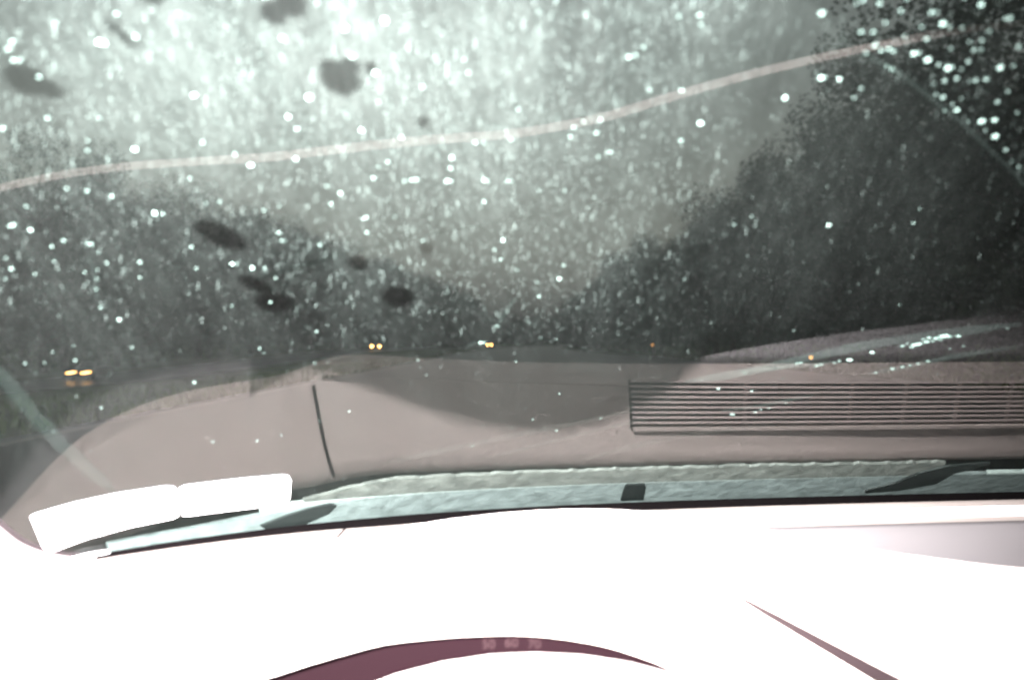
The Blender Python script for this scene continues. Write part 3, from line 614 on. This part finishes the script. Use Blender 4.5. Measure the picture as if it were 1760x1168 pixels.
# seam across the flat panel, and the upstanding edge of the hood panel
v, f = sheet([[(-.1545 + k, Y0(-.153) - d, ZB + .0005) for k in (0, .0028)] for d in (.046, .06, .08, .1, .118, .128)])
mesh('panel_seam', v, f, M['gap'], dash, smooth=False)
fin = []
for i in range(25):
    x = -.145 + .281 * i / 24; yy = Y0(x) - .140 - .012 * (1 - i / 24) ** 2 * 0
    fin.append([(x, yy + .0006, ZB - .002), (x, yy + .0006, ZB + .0014), (x, yy - .0006, ZB + .0014), (x, yy - .0006, ZB - .002)])
v, f = sheet(fin); mesh('panel_lip', v, f, M['dash'], dash, smooth=False)
# curved gap between instrument hood and centre stack
rows = []
for i in range(16):
    u = i / 15; x = .118 + .1385 * u; hh = .0225 - .0775 * u; hc_ = smooth_tab(x, CREST_H); k = max(0, (hc_ - hh) / (hc_ - lip_h(x))) ** (1 / 1.2); p = dash_front(x, k); w = .0010 + .0042 * u ** .85
    q = dash_front(x + w, max(0, k - 5 * w)); q0 = dash_front(x - w, k + 5 * w)
    rows.append([(q0.x, q0.y - .0010, q0.z), (p.x, p.y - .0016, p.z), (q.x, q.y - .0010, q.z)])
v, f = sheet(rows); mesh('hood_gap', v, f, M['gap'], dash)

# ---- demister grille
grille = empty('demister_grille', (.6, Y0(.6) - .118, ZB), car)
GXs = [GX0 + (GX1 - GX0) * i / 40 for i in range(41)]
def gy(x, d): return Y0(x) - d * dflat(x) / .148
def bar(name, d0, d1, z0, z1, X, m):
    rows = [[(x, gy(x, d0), z0), (x, gy(x, d0), z1), (x, gy(x, d1), z1), (x, gy(x, d1), z0), (x, gy(x, d0), z0)] for x in X]
    v, f = sheet(rows); n = len(v); f.append((0, 1, 2, 3)); f.append((n - 5, n - 2, n - 3, n - 4))
    return mesh(name, v, f, m, grille, smooth=False)
NSL = 9
pitch = (GD1 - GD0 - .004) / NSL
for i in range(NSL):
    d = GD0 + .0045 + pitch * i + pitch * .45
    bar('slat', d, d + pitch * .40, ZB - .0012, ZB + .0004, GXs, M['slat'])
bar('front_rail', GD0 - .001, GD0 + .0032, ZB - .006, ZB + .0012, GXs, M['dash'])
for xr in (.255, .37, .43, .49, .55, .62, .70, .80, .92):
    v, f = box((xr, gy(xr, .119), ZB - .0035), (.0035, .052, .003)); mesh('rib', v, f, M['slat'], grille, smooth=False)
v, f = sheet([[(x, gy(x, d), ZB - .022) for x in GXs] for d in (.08, .12, .155)]); mesh('duct', v, f, M['dark'], grille)
v, f = box((GX0 - .001, gy(GX0, .118), ZB - .006), (.003, .058, .0126)); mesh('end_cap', v, f, M['dark'], grille, smooth=False)

# ---- rubber seal between glass and dashboard
X = [-.332 + 1.5 * i / 120 for i in range(121)]
rows = [[tuple(W(x, .0015) + Vector((0, -.002, 0))) for x in X], [(x, Y0(x) - .014, ZB + .0005) for x in X], [(x, Y0(x) - .030 * dflat(x) / .148, ZB - .004) for x in X], [(x, Y0(x) - .050 * dflat(x) / .148, ZB - .010) for x in X]]
v, f = sheet(rows); mesh('windscreen_seal', v, f, M['seal'], car)
# ---- pillar trim round the lower corner
def pillar():
    P = []
    for k in range(len(PILLAR_EDGE) - 1):
        for i in range(5):
            g = i / 5; P.append((PILLAR_EDGE[k][0] * (1 - g) + PILLAR_EDGE[k + 1][0] * g, PILLAR_EDGE[k][1] * (1 - g) + PILLAR_EDGE[k + 1][1] * g))
    P.append(PILLAR_EDGE[-1])
    P = [(-.3985, .78), (-.3985, .5), (-.398, .30), (-.396, .20)] + P
    # smooth the polyline
    for _ in range(4): P = [P[0]] + [((P[i - 1][0] + 2 * P[i][0] + P[i + 1][0]) / 4, (P[i - 1][1] + 2 * P[i][1] + P[i + 1][1]) / 4) for i in range(1, len(P) - 1)] + [P[-1]]
    prof = [(.0, 0, 0), (-.004, -.006, -.006), (-.012, -.022, -.014), (-.035, -.055, -.035), (-.075, -.10, -.08), (-.10, -.16, -.16)]
    rows = []
    for j, (dx, dy, dz) in enumerate(prof):
        r = []
        for i, (x, t) in enumerate(P):
            p = Wo(x, t, -.003 if j == 0 else -.006); g = i / (len(P) - 1)
            kx = 1 - .8 * sstep((g - .55) / .45)
            r.append((p.x + dx * kx, p.y + dy, p.z + dz * (1 if g > .2 else .2 + 4 * g)))
        rows.append(r)
    # dark edge band of the glass inside the trim
    band = [[tuple(Wo(x, t, -.0008)) for x, t in P], [tuple(Wo(x + .004 * (1 if i < len(P) * .7 else .3), t + .006 * sstep(i / len(P) * 2 - .8), -.0008)) for i, (x, t) in enumerate(P)]]
    v, f = sheet(rows); mesh('pillar_trim', v, f, M['pillar'], car)
    v, f = sheet(band); mesh('glass_border', v, f, M['dark'], car)
pillar()
p = W(-.334, -.004)
v, f = tube([tuple(W(-.347, -.002) + Vector((0, -.006, .001))), tuple(W(-.338, -.004) + Vector((0, -.008, .002))), tuple(W(-.327, -.004) + Vector((0, -.008, .003)))], [.002, .0036, .0028], 10)
mesh('trim_clip', v, f, M['sticker'], car)

# ---- instruments
cluster = empty('instrument_cluster', (-.01, .69, ZB - .05), car)
X = [-.185 + .335 * i / 40 for i in range(41)]
rows = []
for j in range(6):
    g = j / 5; rows.append([(x, lip_y(x) + .004 + (.725 - lip_y(x)) * g, ZB + lip_h(x) - .005 + .004 * g) for x in X])
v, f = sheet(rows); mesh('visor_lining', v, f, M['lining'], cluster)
v, f = sheet([[(x, .728, ZB + z) for x in X] for z in (.02, -.06, -.18)]); mesh('gauge_face', v, f, M['gauge'], cluster)
for sx in (-.185, .15):
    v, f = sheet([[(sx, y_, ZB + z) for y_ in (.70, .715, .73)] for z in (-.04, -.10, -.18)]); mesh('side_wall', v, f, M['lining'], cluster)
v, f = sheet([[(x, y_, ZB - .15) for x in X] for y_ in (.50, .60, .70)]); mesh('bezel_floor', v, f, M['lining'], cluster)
for k, (s, px) in enumerate((('50', -.0170), ('60', -.0004), ('70', .0162))):
    cu = bpy.data.curves.new('numeral', 'FONT'); cu.body = s; cu.size = .0098; cu.align_x = 'CENTER'; cu.align_y = 'CENTER'; cu.extrude = .0002
    cu.materials.append(M['numeral'])
    o = bpy.data.objects.new('numeral', cu); COL.objects.link(o); o.parent = cluster
    o.location = Vector((px, .726, EYE - .2190 + (.0012 if k == 1 else 0))) - ORIGIN[cluster.name]; o.rotation_euler = (R(90), 0, R(0))
    me = bpy.data.meshes.new_from_object(o); loc = o.location.copy(); bpy.data.objects.remove(o)
    o = bpy.data.objects.new('numeral', me); COL.objects.link(o); o.parent = cluster; o.location = loc; o.rotation_euler = (R(90), 0, 0)
    if not me.materials: me.materials.append(M['numeral'])
    o['label'] = 'printed speed numeral ' + s

# ---- steering wheel
wc = Vector((.010, .345, EYE - .3185))
wheel = empty('steering_wheel', wc, car)
ux = Vector((1, 0, 0)); uy = Vector((0, math.sin(R(23)), math.cos(R(23))))
pth = [tuple(wc + .188 * (math.cos(a) * ux + math.sin(a) * uy)) for a in [2 * math.pi * i / 64 for i in range(65)]]
v, f = tube(pth, .0145, 14); mesh('rim', v, f, M['wheel'], wheel)
v, f = box(tuple(wc), (.15, .05, .11)); o = mesh('hub', v, f, M['wheel'], wheel, smooth=False); bv = o.modifiers.new('bevel', 'BEVEL'); bv.width = .02; bv.segments = 4
for sx in (-1, 1):
    v, f = tube([tuple(wc + sx * .06 * ux), tuple(wc + sx * .12 * ux + .01 * uy), tuple(wc + sx * .186 * ux + .02 * uy)], [.02, .014, .012], 10); mesh('spoke', v, f, M['wheel'], wheel)
v, f = tube([tuple(wc + Vector((0, .02, 0))), (wc.x, wc.y + .2, wc.z - .06)], [.035, .05], 14); mesh('column', v, f, M['wheel'], wheel)

# ---- round air vent knob low at the centre stack
vk = Vector((.335, .655, EYE - .2155))
pts = [(0, .0), (.012, .0), (.016, -.004), (.016, -.02)]
V = [tuple(vk + Vector((0, -.004, 0)))]; Fc = []; 
prof = [(.004, -.0055), (.009, -.005), (.0135, -.002), (.016, .004), (.0165, .02)]
for r_, yy in prof:
    for k in range(24): V.append((vk.x + r_ * math.cos(k * math.pi / 12), vk.y + yy, vk.z + r_ * math.sin(k * math.pi / 12)))
for k in range(24): Fc.append((0, 1 + k, 1 + (k + 1) % 24))
for j in range(len(prof) - 1):
    for k in range(24): Fc.append((1 + j * 24 + k, 1 + (j + 1) * 24 + k, 1 + (j + 1) * 24 + (k + 1) % 24, 1 + j * 24 + (k + 1) % 24))
mesh('vent_knob', V, Fc, M['knob'], dash)
pts = [(vk.x + .0175 * math.cos(a), vk.y + .003, vk.z + .0175 * math.sin(a)) for a in [2 * math.pi * i / 32 for i in range(33)]]
v, f = tube(pts, .0018, 8); mesh('vent_ring', v, f, M['shade_dark'], dash)

# ---- outside the glass: cowl, parked wiper, bonnet
def strip(name, t0, t1, off0, off1, x0, x1, m, parent, thick=.004, n=90, wob=0):
    rg = random.Random(4); rows = []
    for i in range(n + 1):
        x = x0 + (x1 - x0) * i / n; w = wob * rg.uniform(-1, 1)
        rows.append([tuple(Wo(x, t0, off0)), tuple(Wo(x, (t1 + w) * min(1, .05 + max(0, x + .27) / .16), off1)), tuple(Wo(x, (t1 + w) * min(1, .05 + max(0, x + .27) / .16), off1 + thick)), tuple(Wo(x, t0, off0 + thick)), tuple(Wo(x, t0, off0))])
    v, f = sheet(rows); k = len(v); f.append((0, 1, 2, 3)); f.append((k - 5, k - 2, k - 3, k - 4))
    return mesh(name, v, f, m, parent, smooth=False)
strip('cowl', -.035, .0235, .010, .013, -.325, 1.15, M['cowl'], car)
strip('cowl_highlight', .0240, .0290, .0120, .0125, -.225, .46, M['cowl_highlight'], car, .004, 140, .0012)
strip('cowl_highlight', .0240, .0275, .0120, .0125, .535, 1.15, M['cowl_highlight'], car, .004, 60, .0006)
strip('wet_sill', .0297, .0640, .0100, .0100, -.19, .47, M['sill'], car, .003, 120, .002)
# black clip that holds the cowl, and the dark arms of the wipers lying across it
def blade(name, pts, w, m, parent):
    rows = []
    for i, (x, t) in enumerate(pts):
        a, b = pts[max(0, i - 1)], pts[min(len(pts) - 1, i + 1)]; d = Vector((b[0] - a[0], b[1] - a[1])).normalized(); pr = Vector((-d.y, d.x)) * (w[i] if isinstance(w, (list, tuple)) else w)
        A = (x - pr.x, t - pr.y); B = (x + pr.x, t + pr.y)
        rows.append([tuple(Wo(*A, .0075)), tuple(Wo(*B, .0075)), tuple(Wo(*B, .0095)), tuple(Wo(*A, .0095)), tuple(Wo(*A, .0075))])
    v, f = sheet(rows); k = len(v); f.append((0, 1, 2, 3)); f.append((k - 5, k - 2, k - 3, k - 4))
    return mesh(name, v, f, m, parent, smooth=False)
blade('cowl_clip', [(.131, -.012), (.131, .006), (.131, .022), (.131, .030)], [.0125, .012, .0115, .009], M['wiper'], car)
blade('wiper_arm', [(.40, -.008), (.435, .004), (.462, .026), (.482, .050), (.52, .064)], [.004, .012, .022, .012, .003], M['arm'], car)
blade('wiper_arm', [(-.225, -.012), (-.20, -.002), (-.178, .012), (-.166, .022)], [.008, .013, .010, .003], M['arm'], car)
rows = []
for j in range(12):
    g = j / 11; yy = 1.16 + 1.15 * g
    rows.append([(.44 + (-.70 + 1.4 * i / 30) * (1 - .06 * g), yy - .10 * (abs(-1 + 2 * i / 30)) ** 2.2 * (1 - g), ZB - .022 - .19 * g ** 1.6 - .05 * abs(-1 + 2 * i / 30) ** 3) for i in range(31)])
v, f = sheet(rows); mesh('bonnet', v, f, M['hood'], car)

# ---- the rest of the cabin round the driver
rows = [[(x, y_, EYE + .235 + .05 * sstep((.38 - y_) / .4) - .05 * ((x - .4) / .8) ** 2) for x in np.linspace(-.42, 1.25, 12)] for y_ in np.linspace(.40, -1.6, 12)]
v, f = sheet(rows); mesh('headliner', v, f, M['liner'], car)
rows = [[(x, y_, .28) for x in np.linspace(-.5, 1.35, 6)] for y_ in np.linspace(1.0, -1.6, 6)]
v, f = sheet(rows); mesh('cabin_floor', v, f, M['carpet'], car)
rows = [[(x, 1.0, z_) for x in np.linspace(-.5, 1.35, 6)] for z_ in (.28, .6, .98)]
v, f = sheet(rows); mesh('firewall', v, f, M['carpet'], car)
for sx in (-.5, 1.35):
    rows = [[(sx, y_, z_) for y_ in np.linspace(.95, -1.6, 6)] for z_ in (.28, .6, .95)]
    v, f = sheet(rows); mesh('door_panel', v, f, M['carpet'], car)
rows = [[(x, -1.6, z_) for x in np.linspace(-.5, 1.35, 6)] for z_ in (.28, .7, 1.15)]
v, f = sheet(rows); mesh('rear_panel', v, f, M['carpet'], car)
for sx in (-1, 1):
    rows = [[(.42 + sx * .46 + a * .24, -.30 - b * .12 + .02 * abs(a), .45 + b * .62) for a in np.linspace(-1, 1, 7)] for b in np.linspace(0, 1, 6)]
    rows = [[(.42 + sx * .46 + a * .24, -.30 + .46, .42 - .1 * (1)) for a in np.linspace(-1, 1, 7)], [(.42 + sx * .46 + a * .24, -.30 + .46, .46) for a in np.linspace(-1, 1, 7)]] + rows
    v, f = sheet(rows); mesh('seat', v, f, M['carpet'], car)
